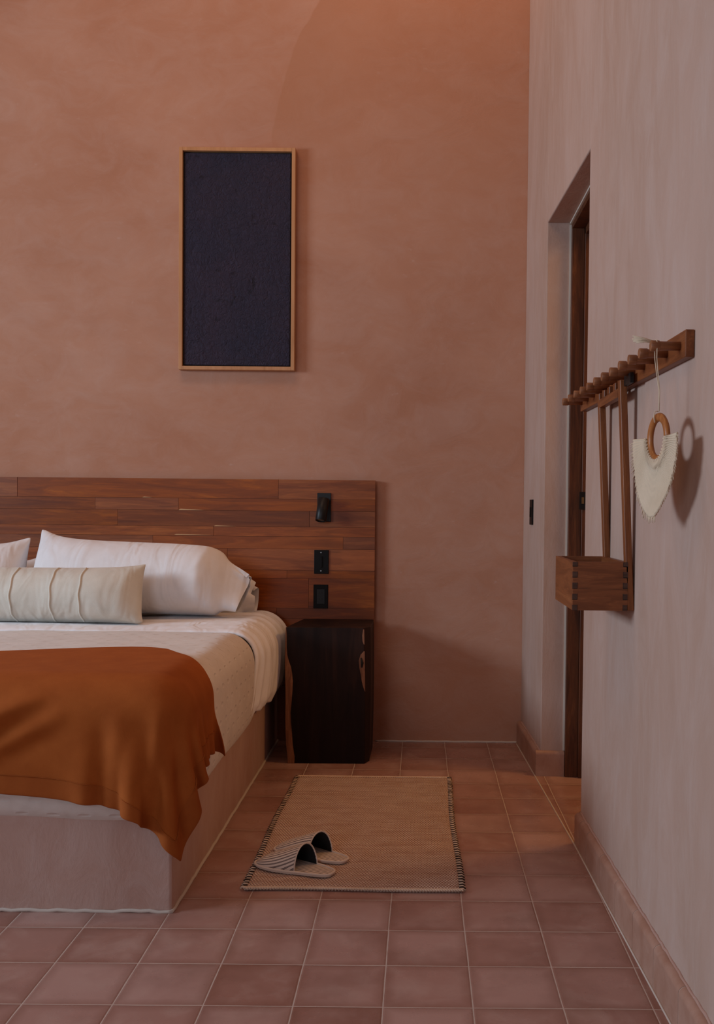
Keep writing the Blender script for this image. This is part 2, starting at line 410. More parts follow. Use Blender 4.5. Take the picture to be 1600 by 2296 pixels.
# wooden doorway lining (open, the leaf is not in view)
door = bmesh.new()
box(door, .613, .665, 4.075, 4.16, 0, 2.262)            # far jamb
box(door, .665, .80, 4.060, 4.16, 0, 2.262)             # stop
box(door, .613, .80, 3.20, 4.16, 2.262, 2.30)           # head
box(door, .665, .80, 3.20, 4.16, 2.235, 2.262)
box(door, .613, .80, 3.20, 3.29, 0, 2.262)              # near jamb
dn = struct('door_1', door, M['door_wood']); bevel(dn, .002, 1)
b = bmesh.new(); box(b, .655, .681, 4.054, 4.0605, 1.112, 1.184); sp = obj('strike_plate', b, M['black'], dn)
b = bmesh.new(); box(b, .663, .673, 4.052, 4.0545, 1.135, 1.162); obj('latch_slot', b, M['brass'], sp)
# pale caulk line between plaster and wood
bm = bmesh.new(); box(bm, .606, .6135, 4.095, 4.101, .106, 2.288); box(bm, .606, .6135, 3.27, 4.10, 2.280, 2.289)
struct('trim_3', bm, M['caulk'])
# dark threshold slab reveal under the lining is plain tile: nothing to add

# ------------------------------------------------------------------ cloth solver (position based)
def pbd_grid(P, rest_scale=1.0, steps=200, iters=12, grav=-9.8, dt=.012, collide=None, pin=None, damp=.985, bend=.25, noise_amp=.002, fix=None):
    """P: n x m x 3 flat rest layout"""
    X = P.copy(); n, m, _ = P.shape
    rest = P
    cons = []
    def add(di, dj, st, k):
        # pairs (i,j)-(i+di,j+dj), split in independent sets
        pi = 2*abs(di) if di else 1; pj = 2*abs(dj) if dj and not di else 1
        for off in range(2):
            if di:
                I = [i for i in range(n-di) if (i//di) % 2 == off]
                J = list(range(max(0, -dj), m-max(0, dj)))
            else:
                I = list(range(n)); J = [j for j in range(m-dj) if (j//dj) % 2 == off]
            if not I or not J: continue
            I = np.array(I)[:, None]; J = np.array(J)[None, :]
            L0 = np.linalg.norm(rest[I+di, J+dj]-rest[I, J], axis=-1)*st
            cons.append((I, J, I+di, J+dj, L0[..., None], k))
    add(1, 0, rest_scale, 1.0); add(0, 1, rest_scale, 1.0); add(1, 1, rest_scale, .6); add(1, -1, rest_scale, .6)
    add(2, 0, rest_scale, bend); add(0, 2, rest_scale, bend); add(4, 0, rest_scale, bend*.5); add(0, 4, rest_scale, bend*.5)
    X[..., 2] += RNG.normal(0, noise_amp, (n, m)); V = np.zeros_like(X)
    for s in range(steps):
        V[..., 2] += grav*dt; V *= damp
        Y = X+V*dt
        for it in range(iters):
            for (I, J, I2, J2, L0, k) in cons:
                a = Y[I, J]; b_ = Y[I2, J2]; d = b_-a; l = np.linalg.norm(d, axis=-1, keepdims=True)+1e-9
                c = (l-L0)/l*d*.5*k
                Y[I, J] = a+c; Y[I2, J2] = b_-c
            if fix is not None: fix(Y)
            if it % 3 == 2 and collide is not None: collide(Y, X)
        if collide is not None: collide(Y, X)
        if fix is not None: fix(Y)
        V = (Y-X)/dt; X = Y
    return X

def sdf_rbox(p, c, b, r):
    q = np.abs(p-c)-(b-r); mx = np.maximum(q, 0); ln = np.linalg.norm(mx, axis=-1)
    d = ln+np.minimum(q.max(-1), 0)-r
    g = np.where(ln[..., None] > 1e-9, mx/np.maximum(ln, 1e-9)[..., None], (q == q.max(-1, keepdims=True)).astype(float))
    g = g*np.sign(p-c); return d, g

# ------------------------------------------------------------------ bed
BX0, BX1 = -2.575, -.665; BXC = -1.62
bed = thing('bed', (BXC, 3.66, 0), 'large bed on a pink plaster plinth, seen from its foot', 'bed')
T0 = Matrix.Translation((-BXC, -3.66, 0))
def local(o, t): o.matrix_parent_inverse = Matrix.Identity(4); o.data.transform(Matrix.Translation(-Vector(t.location)) if t.rotation_euler.z == 0 else t.matrix_world.inverted()); return o
bm = bmesh.new(); box(bm, BX0, BX1, 2.667, YB-.001, 0, .268)
bmesh.ops.subdivide_edges(bm, edges=bm.edges[:], cuts=1)
o = obj('plaster_plinth', bm, M['plaster_base'], bed); bevel(o, .008, 3); local(o, bed)
bm = bmesh.new(); pts = []
x = -2.5
while x < -.665: pts.append((x, 2.665, .004+random.uniform(-.003, .002))); x += .025
pts.append((-.664, 2.664, .004)); y = 2.69
while y < 4.67: pts.append((-.663, y, .003+random.uniform(-.002, .001))); y += .03
tube(bm, pts, .0055, 6); o = obj('mortar_line', bm, M['grout'], bed); local(o, bed)

def rounded_box_mesh(name, lo, hi, r, step, matl, parent=None, disp=None, back_open=False):
    lo, hi = np.array(lo, float), np.array(hi, float); c = (lo+hi)/2; b_ = (hi-lo)/2
    verts = []; faces = []; uvs = []
    for ax in range(3):
        for sg in (-1, 1):
            u, v = [(1, 2), (0, 2), (0, 1)][ax]
            def samples(h):
                inner = h-r; k = max(2, int(2*inner/step)); arc = [math.pi/4*i/6 for i in range(6)]
                # flat part + tangents along the rounded rim
                core = list(np.linspace(-inner, inner, k))
                return [-(inner+r*math.tan(math.pi/4*(1-i/6))) for i in range(6)]+core+[inner+r*math.tan(math.pi/4*(i+1)/6) for i in range(6)]
            su, sv = samples(b_[u]), samples(b_[v])
            base = len(verts)
            for a in su:
                for bb_ in sv:
                    p = np.zeros(3); p[ax] = sg*b_[ax]; p[u] = a; p[v] = bb_
                    inn = np.clip(p, -(b_-r), b_-r); d = p-inn; d = d/np.linalg.norm(d)
                    q = inn+d*r+c; nn = d
                    if disp is not None: q = q+nn*disp(q, nn)
                    verts.append(q)
                    # unrolled uv
                    uvs.append((p[u]+(0 if ax != 0 else 5.0), p[v]+(0 if ax == 2 else 3.3)))
            m_ = len(sv)
            for i in range(len(su)-1):
                for j in range(m_-1):
                    f = (base+i*m_+j, base+(i+1)*m_+j, base+(i+1)*m_+j+1, base+i*m_+j+1)
                    faces.append(f)
    me = bpy.data.meshes.new(name); me.from_pydata([tuple(v) for v in verts], [], faces)
    lay = me.uv_layers.new(name='UVMap')
    for lp in me.loops: lay.data[lp.index].uv = uvs[lp.vertex_index]
    bm = bmesh.new(); bm.from_mesh(me); bmesh.ops.remove_doubles(bm, verts=bm.verts[:], dist=1e-5); bmesh.ops.recalc_face_normals(bm, faces=bm.faces[:])
    bm.to_mesh(me); bm.free()
    return link(name, me, matl, parent, True)

_ph = RNG.uniform(0, 6.28, 12); _kx = RNG.uniform(2, 9, 12); _ky = RNG.uniform(2, 9, 12); _kz = RNG.uniform(2, 9, 12)
def soft(q, amp=.004):
    return amp*sum(math.sin(_kx[i]*q[0]*1.7+_ky[i]*q[1]*1.7+_kz[i]*q[2]*1.7+_ph[i]) for i in range(12))/4
o = rounded_box_mesh('mattress', (-2.59, 2.70, .272), (-.655, 4.62, .605), .10, .10, M['sheet'], bed); local(o, bed)

QLO, QHI, QR = (-2.605, 2.645, .212), (-.637, 3.93, .622), .115
quilt = rounded_box_mesh('quilt', QLO, QHI, QR, .035, M['quilt'], None, disp=lambda q, n: soft(q, .005)+(.012 if abs(n[2]) < .6 else 0)*math.exp(-((q[2]-.40)/.10)**2))
tag(quilt, 'cream tufted quilt spread over the mattress beneath the rust throw', 'quilt')

# turned down sheet: cross-section sweep
def sheet_points():
    ns, nt_ = 190, 70
    P = np.zeros((ns, nt_, 3)); UV = np.zeros((ns, nt_, 2))
    r = .13; xe = -.622; zt = .629
    Lt = (xe-r)-BXC; La = r*math.pi/2
    for j in range(nt_):
        t = j/(nt_-1)
        for i in range(ns):
            s = i/(ns-1)
            zb = .300+.006*math.sin(t*9)-.02*t
            Ls = (zt-r)-zb; tot = Lt+La+Ls
            # denser samples on the side
            d = tot*(s*.9+.1*s*s)
            yf = 3.865; yb = 4.60
            if d < Lt: x, z, nx, nz, side = BXC+d, zt, 0, 1, 0
            elif d < Lt+La:
                a = (d-Lt)/r; x, z, nx, nz, side = xe-r+r*math.sin(a), zt-r+r*math.cos(a), math.sin(a), math.cos(a), (d-Lt)/La*.5
            else: x, z, nx, nz, side = xe, zt-r-(d-Lt-La), 1, 0, .5+.5*(d-Lt-La)/Ls
            y = (yf+(yb-yf)*t)
            y += -(1-t)*.17*max(0, (side-.2))**1.3/.75
            if side > .5: y -= .0
            # wrinkles run along the drop
            w = math.sin(t*46+3*math.sin(d*2.1)+1.5*side)+.7*math.sin(t*83+2.3*math.sin(d*3.1+1)+side*3)+.5*math.sin(t*21+d*2)
            amp = .0018+.0066*min(1, side*1.6)
            e = amp*w+.002*math.sin(d*9+t*4)
            bulge = .018*math.sin(min(1, side)*math.pi)*(.6+.4*t)
            k = e+bulge-.016*math.exp(-t/.03)
            if side > .9: k -= .018*(side-.9)/.1
            P[i, j] = (x+nx*k, y, z+nz*k+.0)
            UV[i, j] = (d, y)
    return P, UV
P, UV = sheet_points()
Pm = P.copy()[::-1]; Pm[..., 0] = 2*BXC-Pm[..., 0]
PP = np.concatenate([Pm[:-1], P], 0); UU = np.concatenate([UV[::-1][:-1]*np.array([-1, 1]), UV], 0)
sheet = grid_mesh('bed_sheet', PP, M['sheet'], None, uv=UU)
md = sheet.modifiers.new('thick', 'SOLIDIFY'); md.thickness = .008; md.offset = -1
tag(sheet, 'white sheet folded back over the head end of the bed, wrinkled at its side', 'sheet')

# ---- rust throw, simulated over the foot of the bed
def throw_rest():
    h = .0125
    xr = -.45
    n = int(round((xr-BXC)/h))+1
    yfront = 2.405; yrear = 3.40
    m = int(round((yrear-yfront)/h))+1
    P = np.zeros((n, m, 3))
    for i in range(n):
        x = BXC+h*i
        s = max(0, (x+.95))
        yr = float(np.interp(x, [-1.62, -1.33, -1.15, -.98, -.90, -.82, -.74, -.66, -.56, -.45], [3.02, 3.14, 3.22, 3.275, 3.28, 3.23, 3.10, 2.98, 2.95, 3.03]))
        yf = yfront+.03*max(0, (-.9-x))+.02*max(0, (x+.75)/.3)
        for j in range(m):
            P[i, j] = (x, yf+(yr-yf)*j/(m-1), .645)
    return P
R = throw_rest()
C1 = (np.array(QLO)+np.array(QHI))/2; B1 = (np.array(QHI)-np.array(QLO))/2+.021
C2 = np.array([(BX0+BX1)/2, (2.667+4.6)/2, .11]); B2 = np.array([(BX1-BX0)/2+.008, (4.6-2.667)/2+.008, .16])
C1[1] += .25; B1[1] += .25
def coll(Y, X):
    for c, b_, r in ((C1, B1, QR), (C2, B2, .02)):
        d, g = sdf_rbox(Y, c, b_, r); mk = d < 0
        pen = np.where(mk, -d, 0)[..., None]; Y += g*pen
        # friction
        t = (Y-X); tn = (t*g).sum(-1, keepdims=True)*g; tt = t-tn; fr = np.where(mk[..., None], .55, 0)
        Y -= tt*fr
    low = Y[..., 2] < .01; Y[..., 2][low] = .01
def fixc(Y): Y[0, :, 0] = BXC
ii = np.arange(R.shape[0])[:, None]; jj = np.arange(R.shape[1])[None, :]
Tw = pbd_grid(R, rest_scale=1.0, steps=170, iters=14, dt=.014, collide=coll, fix=fixc, bend=.12, noise_amp=.004, damp=.975)
# calmer hem away from the corner
wq = np.clip((-.86-R[..., 0])/.12, 0, 1)[..., None]*.5
for _ in range(60):
    A_ = Tw.copy(); A_[1:-1] = (Tw[2:]+Tw[:-2])/2; A_[0] = Tw[0]; Tw[..., 1:] += wq*(A_-Tw)[..., 1:]
# a few long soft folds pulled towards the hem
for (xa, ya, xb, yb, A, w) in ((-1.02, 2.66, -1.42, 2.46, .028, .024), (-.95, 2.62, -1.20, 2.49, .018, .018), (-1.30, 2.62, -1.45, 2.50, .014, .02), (-.80, 2.64, -.78, 2.42, .014, .022), (-.70, 2.70, -.64, 2.45, .012, .020), (-1.18, 2.60, -1.16, 2.42, .007, .018)):
    ax_ = np.array([xa, ya]); bx_ = np.array([xb, yb]); d_ = bx_-ax_; Q = R[..., :2]-ax_
    tt = (Q@d_)/(d_@d_); px_ = Q-np.clip(tt, 0, 1.6)[..., None]*d_; dist_ = np.linalg.norm(px_, axis=-1)
    amp_ = A*np.exp(-(dist_/w)**2)*np.clip(tt*2.2+.2, 0, 1)-A*.4*np.exp(-((dist_-2.1*w)/w)**2)*np.clip(tt*2.2+.2, 0, 1)
    low_ = np.clip((.66-Tw[..., 2])/.08, 0, 1)
    Tw[..., 1] -= np.clip(amp_, -.004, 1)*low_
# light smoothing
for _ in range(2):
    S = Tw.copy(); S[1:-1, 1:-1] = .5*Tw[1:-1, 1:-1]+.125*(Tw[2:, 1:-1]+Tw[:-2, 1:-1]+Tw[1:-1, 2:]+Tw[1:-1, :-2]); Tw = S
Tm = Tw.copy()[::-1]; Tm[..., 0] = 2*BXC-Tm[..., 0]; TT = np.concatenate([Tm[:-1], Tw], 0)
th = grid_mesh('throw_blanket', TT, [M['throw'], M['throw_hem']])
nn, mm = TT.shape[:2]; hb = 5
mi = np.zeros((nn-1, mm-1), dtype=np.int32); mi[:hb] = 1; mi[-hb:] = 1; mi[:, :hb] = 1
th.data.polygons.foreach_set('material_index', mi.ravel())
md = th.modifiers.new('thick', 'SOLIDIFY'); md.thickness = .005; md.offset = 0
md = th.modifiers.new('sub', 'SUBSURF'); md.levels = 1; md.render_levels = 1
tag(th, 'rust orange throw blanket draped over the foot of the bed', 'blanket')
# stitched hem line
def hem_line(path, name, parent):
    b_ = bmesh.new(); tube(b_, path, .0012, 5); return obj(name, b_, M['throw_hem'], parent)
pth = [TT[i, hb]+np.array([0, -.0035, .001]) for i in range(hb, nn-hb)]
hem_line(pth, 'hem_seam', th)
pth = [TT[nn-1-hb, j]+np.array([.0035, 0, .001]) for j in range(hb, mm-4)]
hem_line(pth, 'hem_seam', th)

# ---- pillows
def pillow_sim(w, h, n, m, press, steps=120, open_end=False, thick=.02, floor=None, backp=None, seedv=1, crease_amp=.004, fill=1.0):
    rng = np.random.default_rng(seedv)
    u = np.linspace(-w/2, w/2, n); v = np.linspace(-h/2, h/2, m)
    G = np.stack(np.meshgrid(u, v, indexing='ij'), -1)
    F = np.zeros((2, n, m, 3)); rest = np.zeros((n, m, 3)); rest[..., 0] = G[..., 0]; rest[..., 2] = G[..., 1]
    env = (1-(2*G[..., 0]/w)**4)*(1-(2*G[..., 1]/h)**4)
    for s in (0, 1):
        F[s] = rest; F[s, ..., 1] = (-1 if s == 0 else 1)*(thick*env)+rng.normal(0, crease_amp, (n, m))*env
    X = F.copy(); V = np.zeros_like(X)
    cons = []
    def add(di, dj, k):
        for off in range(2):
            if di: I = [i for i in range(n-di) if (i//di) % 2 == off]; J = list(range(max(0, -dj), m-max(0, dj)))
            else: I = list(range(n)); J = [j for j in range(m-dj) if (j//dj) % 2 == off]
            I = np.array(I)[:, None]; J = np.array(J)[None, :]
            L0 = np.linalg.norm(rest[I+di, J+dj]-rest[I, J], axis=-1)[None, ..., None]
            cons.append((I, J, I+di, J+dj, L0, k))
    add(1, 0, 1); add(0, 1, 1); add(1, 1, .5); add(1, -1, .5); add(2, 0, .08); add(0, 2, .08)
    pw = np.ones((n, m))
    if open_end: pw[int(n*.885):] = 0.0
    dt = .01
    for st in range(steps):
        # normals
        du = np.gradient(X, axis=1); dv = np.gradient(X, axis=2); nr = np.cross(du, dv)
        ln = np.linalg.norm(nr, axis=-1, keepdims=True)+1e-9; nr /= ln
        nr[1] *= -1  # outward
        # layer 0 faces -y
        sgn = np.sign((nr[0, ..., 1]*-1).sum()); nr *= sgn if sgn != 0 else 1
        V += nr*press*dt*pw[None, ..., None]*min(1, st/30)
        V[..., 2] -= 1.2*dt; V *= .93
        Y = X+V*dt
        for it in range(10):
            for (I, J, I2, J2, L0, k) in cons:
                a = Y[:, I, J]; b_ = Y[:, I2, J2]; d = b_-a; l = np.linalg.norm(d, axis=-1, keepdims=True)+1e-9
                f_ = (l-L0)/l; 
                c = f_*d*.5*k; Y[:, I, J] = a+c; Y[:, I2, J2] = b_-c
            # seams
            e = slice(0, n)
            for sl in ((slice(None), 0), (slice(None), m-1), (0, slice(None))):
                av = (Y[0][sl]+Y[1][sl])/2; Y[0][sl] = av; Y[1][sl] = av
            if not open_end:
                av = (Y[0, n-1]+Y[1, n-1])/2; Y[0, n-1] = av; Y[1, n-1] = av
            else:
                k_ = int(n*.90)
                gap = Y[1, k_:, :, 1]-Y[0, k_:, :, 1]; bad = gap < .004
                Y[1, k_:, :, 1] += np.where(bad, (.004-gap)/2, 0); Y[0, k_:, :, 1] -= np.where(bad, (.004-gap)/2, 0)
            if floor is not None: Y[..., 2] = np.maximum(Y[..., 2], floor)
            if backp is not None: Y[..., 1] = np.minimum(Y[..., 1], backp)
        V = (Y-X)/dt; X = Y
    lo_, hi_ = np.percentile(X[..., 0], 1), np.percentile(X[..., 0], 99); X[..., 0] = (X[..., 0]-(lo_+hi_)/2)*(w*.98/(hi_-lo_))
    if floor is not None:
        top = np.percentile(X[..., 2], 97); X[..., 2] = floor+(X[..., 2]-floor)*((h/2*.94-floor)/(top-floor))
    return X

def pillow_mesh(name, X, matl, parent=None):
    _, n, m, _ = X.shape
    vs = []; idx = np.zeros((2, n, m), int); k = 0
    merged = {}
    for s in (0, 1):
        for i in range(n):
            for j in range(m):
                key = tuple(np.round(X[s, i, j], 5)) if (i in (0, n-1) or j in (0, m-1)) else None
                if key is not None and key in merged: idx[s, i, j] = merged[key]; continue
                vs.append(tuple(X[s, i, j])); idx[s, i, j] = k
                if key is not None: merged[key] = k
                k += 1
    fs = []
    for s in (0, 1):
        for i in range(n-1):
            for j in range(m-1):
                q = [int(idx[s, i, j]), int(idx[s, i+1, j]), int(idx[s, i+1, j+1]), int(idx[s, i, j+1])]
                if len(set(q)) == 4: fs.append(q if s == 0 else q[::-1])
    me = bpy.data.meshes.new(name); me.from_pydata(vs, [], fs)
    o_ = link(name, me, matl, parent, True)
    md_ = o_.modifiers.new('sub', 'SUBSURF'); md_.levels = 1; md_.render_levels = 1
    return o_

PW, PH = .955, .36
Xp = pillow_sim(PW, PH, 84, 36, 42, 150, open_end=True, floor=-.15, backp=.085, seedv=3)
def sculpt(X):
    n, m = X.shape[1:3]
    u = np.linspace(0, 1, n)[None, :, None]; v = np.linspace(0, 1, m)[None, None, :]
    # one corner pulled up, the loose open end drooping and folding forward
    X[..., 2] += .012*np.exp(-((u/.10)**2))*v**2*np.ones((2, 1, 1))
    X[..., 0] += .02*np.exp(-((u/.09)**2))*v**2*np.ones((2, 1, 1))
    e = np.clip((u-.80)/.2, 0, 1)
    X[..., 2] -= (.058*e**1.5*v**1.2)*np.ones((2, 1, 1))
    X[..., 0] -= .03*e**2*(1-v)**2*np.ones((2, 1, 1))
    ym = X[..., 1].mean(0, keepdims=True); X[..., 1] = X[..., 1]*(1-.88*e)+ym*.88*e-.0*e
    X[1, ..., 1] += .006*e[0]
    X[..., 0] += (.018*e**2*np.exp(-((v-.72)/.25)**2))*np.ones((2, 1, 1))
    X[0, ..., 1] -= (.016*e*np.sin(v*8)*e)[0]
    X[1, ..., 1] -= (.012*e*np.sin(v*8+.8)*e)[0]
    return X
Xp = sculpt(Xp)
Xb = pillow_sim(PW, .26, 60, 22, 26, 120, open_end=True, floor=-.11, backp=.06, seedv=8)
Xb[..., 1] *= .62
def place(o_, loc, tilt, rz=0, roll=0, sx=1):
    o_.matrix_world = Matrix.Translation(loc) @ Matrix.Rotation(rz, 4, 'Z') @ Matrix.Rotation(tilt, 4, 'X') @ Matrix.Rotation(roll, 4, 'Y') @ Matrix.Diagonal((sx, 1, 1, 1))
pl = pillow_mesh('bed_pillow', Xp, M['white']); tag(pl, 'big white pillow propped on the headboard, its open end towards the dark block', 'pillow', 'white bed pillows')
place(pl, (-1.222, 4.365, .766), math.radians(-20), 0, math.radians(1.0))
pb = pillow_mesh('bed_pillow', Xb, M['white']); tag(pb, 'white pillow mostly hidden behind the big right-hand pillow, against the headboard', 'pillow', 'white bed pillows')
place(pb, (-1.22, 4.572, .722), math.radians(-6), 0, 0)
pl2 = pl.copy(); COL.objects.link(pl2); tag(pl2, 'white pillow cut off by the left edge of the photo', 'pillow', 'white bed pillows')
place(pl2, (-2.175, 4.365, .752), math.radians(-20), math.radians(-2), math.radians(2), -1)
pb2 = pb.copy(); COL.objects.link(pb2); tag(pb2, 'white pillow lying behind the pillow at the left edge of the photo', 'pillow', 'white bed pillows')
place(pb2, (-2.18, 4.572, .715), math.radians(-6), 0, 0, -1)

Xc = pillow_sim(1.05, .265, 96, 30, 60, 150, floor=-.105, seedv=5, crease_amp=.008)
cu = pillow_mesh('lumbar_cushion', Xc, M['linen']); tag(cu, 'long cream linen cushion with raised seams lying before the white pillows', 'cushion')
place(cu, (-1.645, 4.05, .732), math.radians(-12), math.radians(-2))
for fx in (.10, .27, .44, .60, .76, .88):      # raised seam ribs
    i = int(fx*83); pt = [Xc[0, i, j]+np.array([.002*math.sin(j*.9+fx*20), -.002, 0]) for j in range(1, 27)]
    b_ = bmesh.new(); tube(b_, pt, .0035, 6); obj('raised_seam', b_, M['seam'], cu, True)

# ------------------------------------------------------------------ headboard
hb_ = thing('headboard', (BXC, 4.66, 0), 'wide headboard of mixed red-brown planks behind the bed', 'headboard')
HX0, HX1 = -3.03, -.208
rows = [1.240, 1.148, 1.092, 1.018, .972, .914, .814, .776, .636, .585, .52, .44, .365, .268]
joints = {0: [-1.885, -.662], 1: [-1.52, -1.13, -.46], 2: [-1.415, -.516], 3: [-.965, -2.3], 4: [-1.25, -.357], 5: [-1.6, -.9], 6: [-2.1, -.62], 7: [-1.5, -.518],
          8: [-.668, -1.9], 9: [-1.2, -.45], 10: [-.6, -1.7], 11: [-1.4, -.36], 12: [-.72, -2.0]}
bm = bmesh.new(); tints = []
for k in range(len(rows)-1):
    xs = [HX0]+sorted(joints[k])+[HX1]
    for a, c in zip(xs[:-1], xs[1:]):
        d = random.uniform(0, .0018)
        box(bm, a+.0006, c-.0006, 4.640+d, 4.668, rows[k+1]+.0006, rows[k]-.0006); t = (random.random(), random.random(), random.random())
        tints += [t]*6
bmesh.ops.translate(bm, verts=bm.verts[:], vec=(-BXC, -4.66, 0))
bmesh.ops.recalc_face_normals(bm, faces=bm.faces[:]); me = bpy.data.meshes.new('panel')
bm.to_mesh(me); bm.free()
ca = me.color_attributes.new('plank', 'FLOAT_COLOR', 'CORNER')
for p, t in zip(me.polygons, tints):
    for li in p.loop_indices: ca.data[li].color = (*t, 1)
link('plank_panel', me, M['plank'], hb_)
bm = bmesh.new(); box(bm, HX0+.004, HX1-.004, 4.646, 4.679, .272, 1.236); bmesh.ops.translate(bm, verts=bm.verts[:], vec=(-BXC, -4.66, 0))
obj('backing_board', bm, M['door_wood'], hb_)
for (x0, x1, z, h0) in ((-1.13, -1.01, 1.092, .006), (-.965, -.86, 1.018, .004), (-1.15, -.968, .976, .003), (-1.3, -1.25, 1.15, .003)):
    bm = bmesh.new(); q = [bm.verts.new((x-BXC, 4.6392-4.66, zz)) for x, zz in ((x0, z), (x1, z+h0*.1), (x0+.01, z+h0))]
    bm.faces.new(q); g = bmesh.ops.extrude_face_region(bm, geom=bm.faces[:]); bmesh.ops.translate(bm, verts=[v for v in g['geom'] if isinstance(v, bmesh.types.BMVert)], vec=(0, .002, 0))
    tag(obj('sapwood_streak', bm, M['sapwood'], hb_), 'pale sapwood streak')

# reading lamp and wall plates on the headboard
HF = 4.640
lp = thing('reading_lamp', (-.447, HF, 1.111), 'black cylinder reading lamp fixed high on the headboard', 'lamp')
bm = bmesh.new(); box(bm, -.032, .032, -.007, .0, -.067, .067); bevel(obj('back_plate', bm, M['black'], lp), .001, 1)
bm = bmesh.new(); tube(bm, [(-.002, -.006, .030), (-.002, -.040, .026)], .008, 14); obj('swivel_arm', bm, M['black'], lp)
lt = Vector((-.010, -.030, -.100)).normalized(); c0 = Vector((.002, -.045, .040)); c1 = c0+lt*.108
bm = bmesh.new(); tube(bm, [c0, c0+lt*.001, c0+lt*.107, c1], [.024, .0255, .0255, .0245], 36, caps=False)
tube(bm, [c0, c0+lt*.0005], [.024, .024], 36); tube(bm, [c1-lt*.012, c1-lt*.0005, c1], [.0225, .0225, .0245], 36, caps=False)
head = obj('lamp_head', bm, M['black'], lp)
bm = bmesh.new(); tube(bm, [c1-lt*.014, c1-lt*.008], .0224, 30); tag(obj('lens', bm, M['bulb'], head), 'pale frosted lens')
bm = bmesh.new(); tube(bm, [(-.002, -.0071, .045), (-.002, -.009, .045)], .002, 10); obj('screw', bm, M['steel'], lp)

sw = thing('light_switch', (-.458, HF, .855), 'black toggle switch plate on the headboard between lamp and socket', 'light switch')
bm = bmesh.new(); box(bm, -.034, .034, -.006, 0, -.056, .056); bevel(obj('plate', bm, M['black_soft'], sw), .0015, 2)
bm = bmesh.new(); box(bm, -.004, .004, -.011, -.006, -.026, .026); bevel(obj('rocker', bm, M['black_soft'], sw), .001, 1)
for z in (.044, -.042):
    bm = bmesh.new(); tube(bm, [(-.002, -.006, z), (-.002, -.0075, z)], .0032, 12); obj('screw', bm, M['steel'], sw)
sk = thing('power_socket', (-.460, HF, .692), 'black power socket plate on the headboard just above the dark wooden block', 'socket')
bm = bmesh.new(); box(bm, -.034, .034, -.006, 0, -.056, .056); bevel(obj('plate', bm, M['black_soft'], sk), .0015, 2)
bm = bmesh.new(); box(bm, -.018, .018, -.0075, -.006, -.034, .034); fp = obj('socket_face', bm, M['black'], sk)
bm = bmesh.new()
for z in (.018, -.012):
    for x in (-.007, .007):
        bm = bmesh.new(); box(bm, x-.0012, x+.0012, -.0079, -.0075, z-.004, z+.004); obj('slot', bm, M['joint_gap'], fp)

# ------------------------------------------------------------------ picture
pic = thing('wall_picture', (-.861, YB, 2.262), 'dark navy textured canvas in a thin pale wood frame above the headboard', 'picture')
W2, H2, D = .270, .514, .045
bm = bmesh.new(); fwid = .017
box(bm, -W2, -W2+fwid, -D, -.002, -H2, H2); box(bm, W2-fwid, W2, -D, -.002, -H2, H2)
box(bm, -W2+fwid, W2-fwid, -D, -.002, H2-fwid, H2); box(bm, -W2+fwid, W2-fwid, -D, -.002, -H2, -H2+fwid)
bevel(obj('frame', bm, M['frame_wood'], pic), .0012, 2)
bm = bmesh.new(); box(bm, -W2+fwid, W2-fwid, -.020, -.004, -H2+fwid, H2-fwid); obj('shadow_gap_backing', bm, M['joint_gap'], pic)
def navy():
    m, nt, b = mat('navy_impasto', .62, spec=.35)
    v = coords(nt); n1 = noise(nt, v, 3, 4, .6); n2 = noise(nt, v, 45, 8, .7, 1.2); n3 = noise(nt, coords(nt, (1, 1, .6)), 14, 6, .7, 2.0)
    c = ramp(nt, n1, [(.3, (.036, .037, .076)), (.7, (.062, .044, .080))])
    c = mix(nt, c, (.09, .035, .045), math_(nt, 'MULTIPLY', ramp(nt, n2, [(.62, (0, 0, 0)), (.75, (1, 1, 1))]), .5))
    c = mix(nt, c, (.006, .005, .010), math_(nt, 'MULTIPLY', ramp(nt, n3, [(.34, (1, 1, 1)), (.42, (0, 0, 0))]), .6))
    L(nt, c, b.inputs['Base Color'])
    vo = N(nt, 'ShaderNodeTexVoronoi'); vo.feature = 'DISTANCE_TO_EDGE'; vo.inputs['Scale'].default_value = 26
    dv = N(nt, 'ShaderNodeVectorMath'); dv.operation = 'MULTIPLY_ADD'
    nz = N(nt, 'ShaderNodeTexNoise'); nz.inputs['Scale'].default_value = 30; L(nt, v, nz.inputs['Vector'])
    L(nt, nz.outputs['Color'], dv.inputs[0]); dv.inputs[1].default_value = (.07, .07, .07); L(nt, v, dv.inputs[2]); L(nt, dv.outputs[0], vo.inputs['Vector'])
    crack = ramp(nt, vo.outputs['Distance'], [(0, (0, 0, 0)), (.10, (1, 1, 1))])
    h = math_(nt, 'ADD', math_(nt, 'MULTIPLY', n2, 1.6), math_(nt, 'MULTIPLY', math_(nt, 'MULTIPLY', crack, n3), .6))
    h = math_(nt, 'ADD', h, n3)
    bump(nt, b, h, 1.0, .020); return m
cw, ch = W2-fwid-.006, H2-fwid-.006
bm = bmesh.new(); box(bm, -cw, cw, -.034, -.019, -ch, ch); bevel(obj('canvas', bm, navy(), pic), .003, 2)

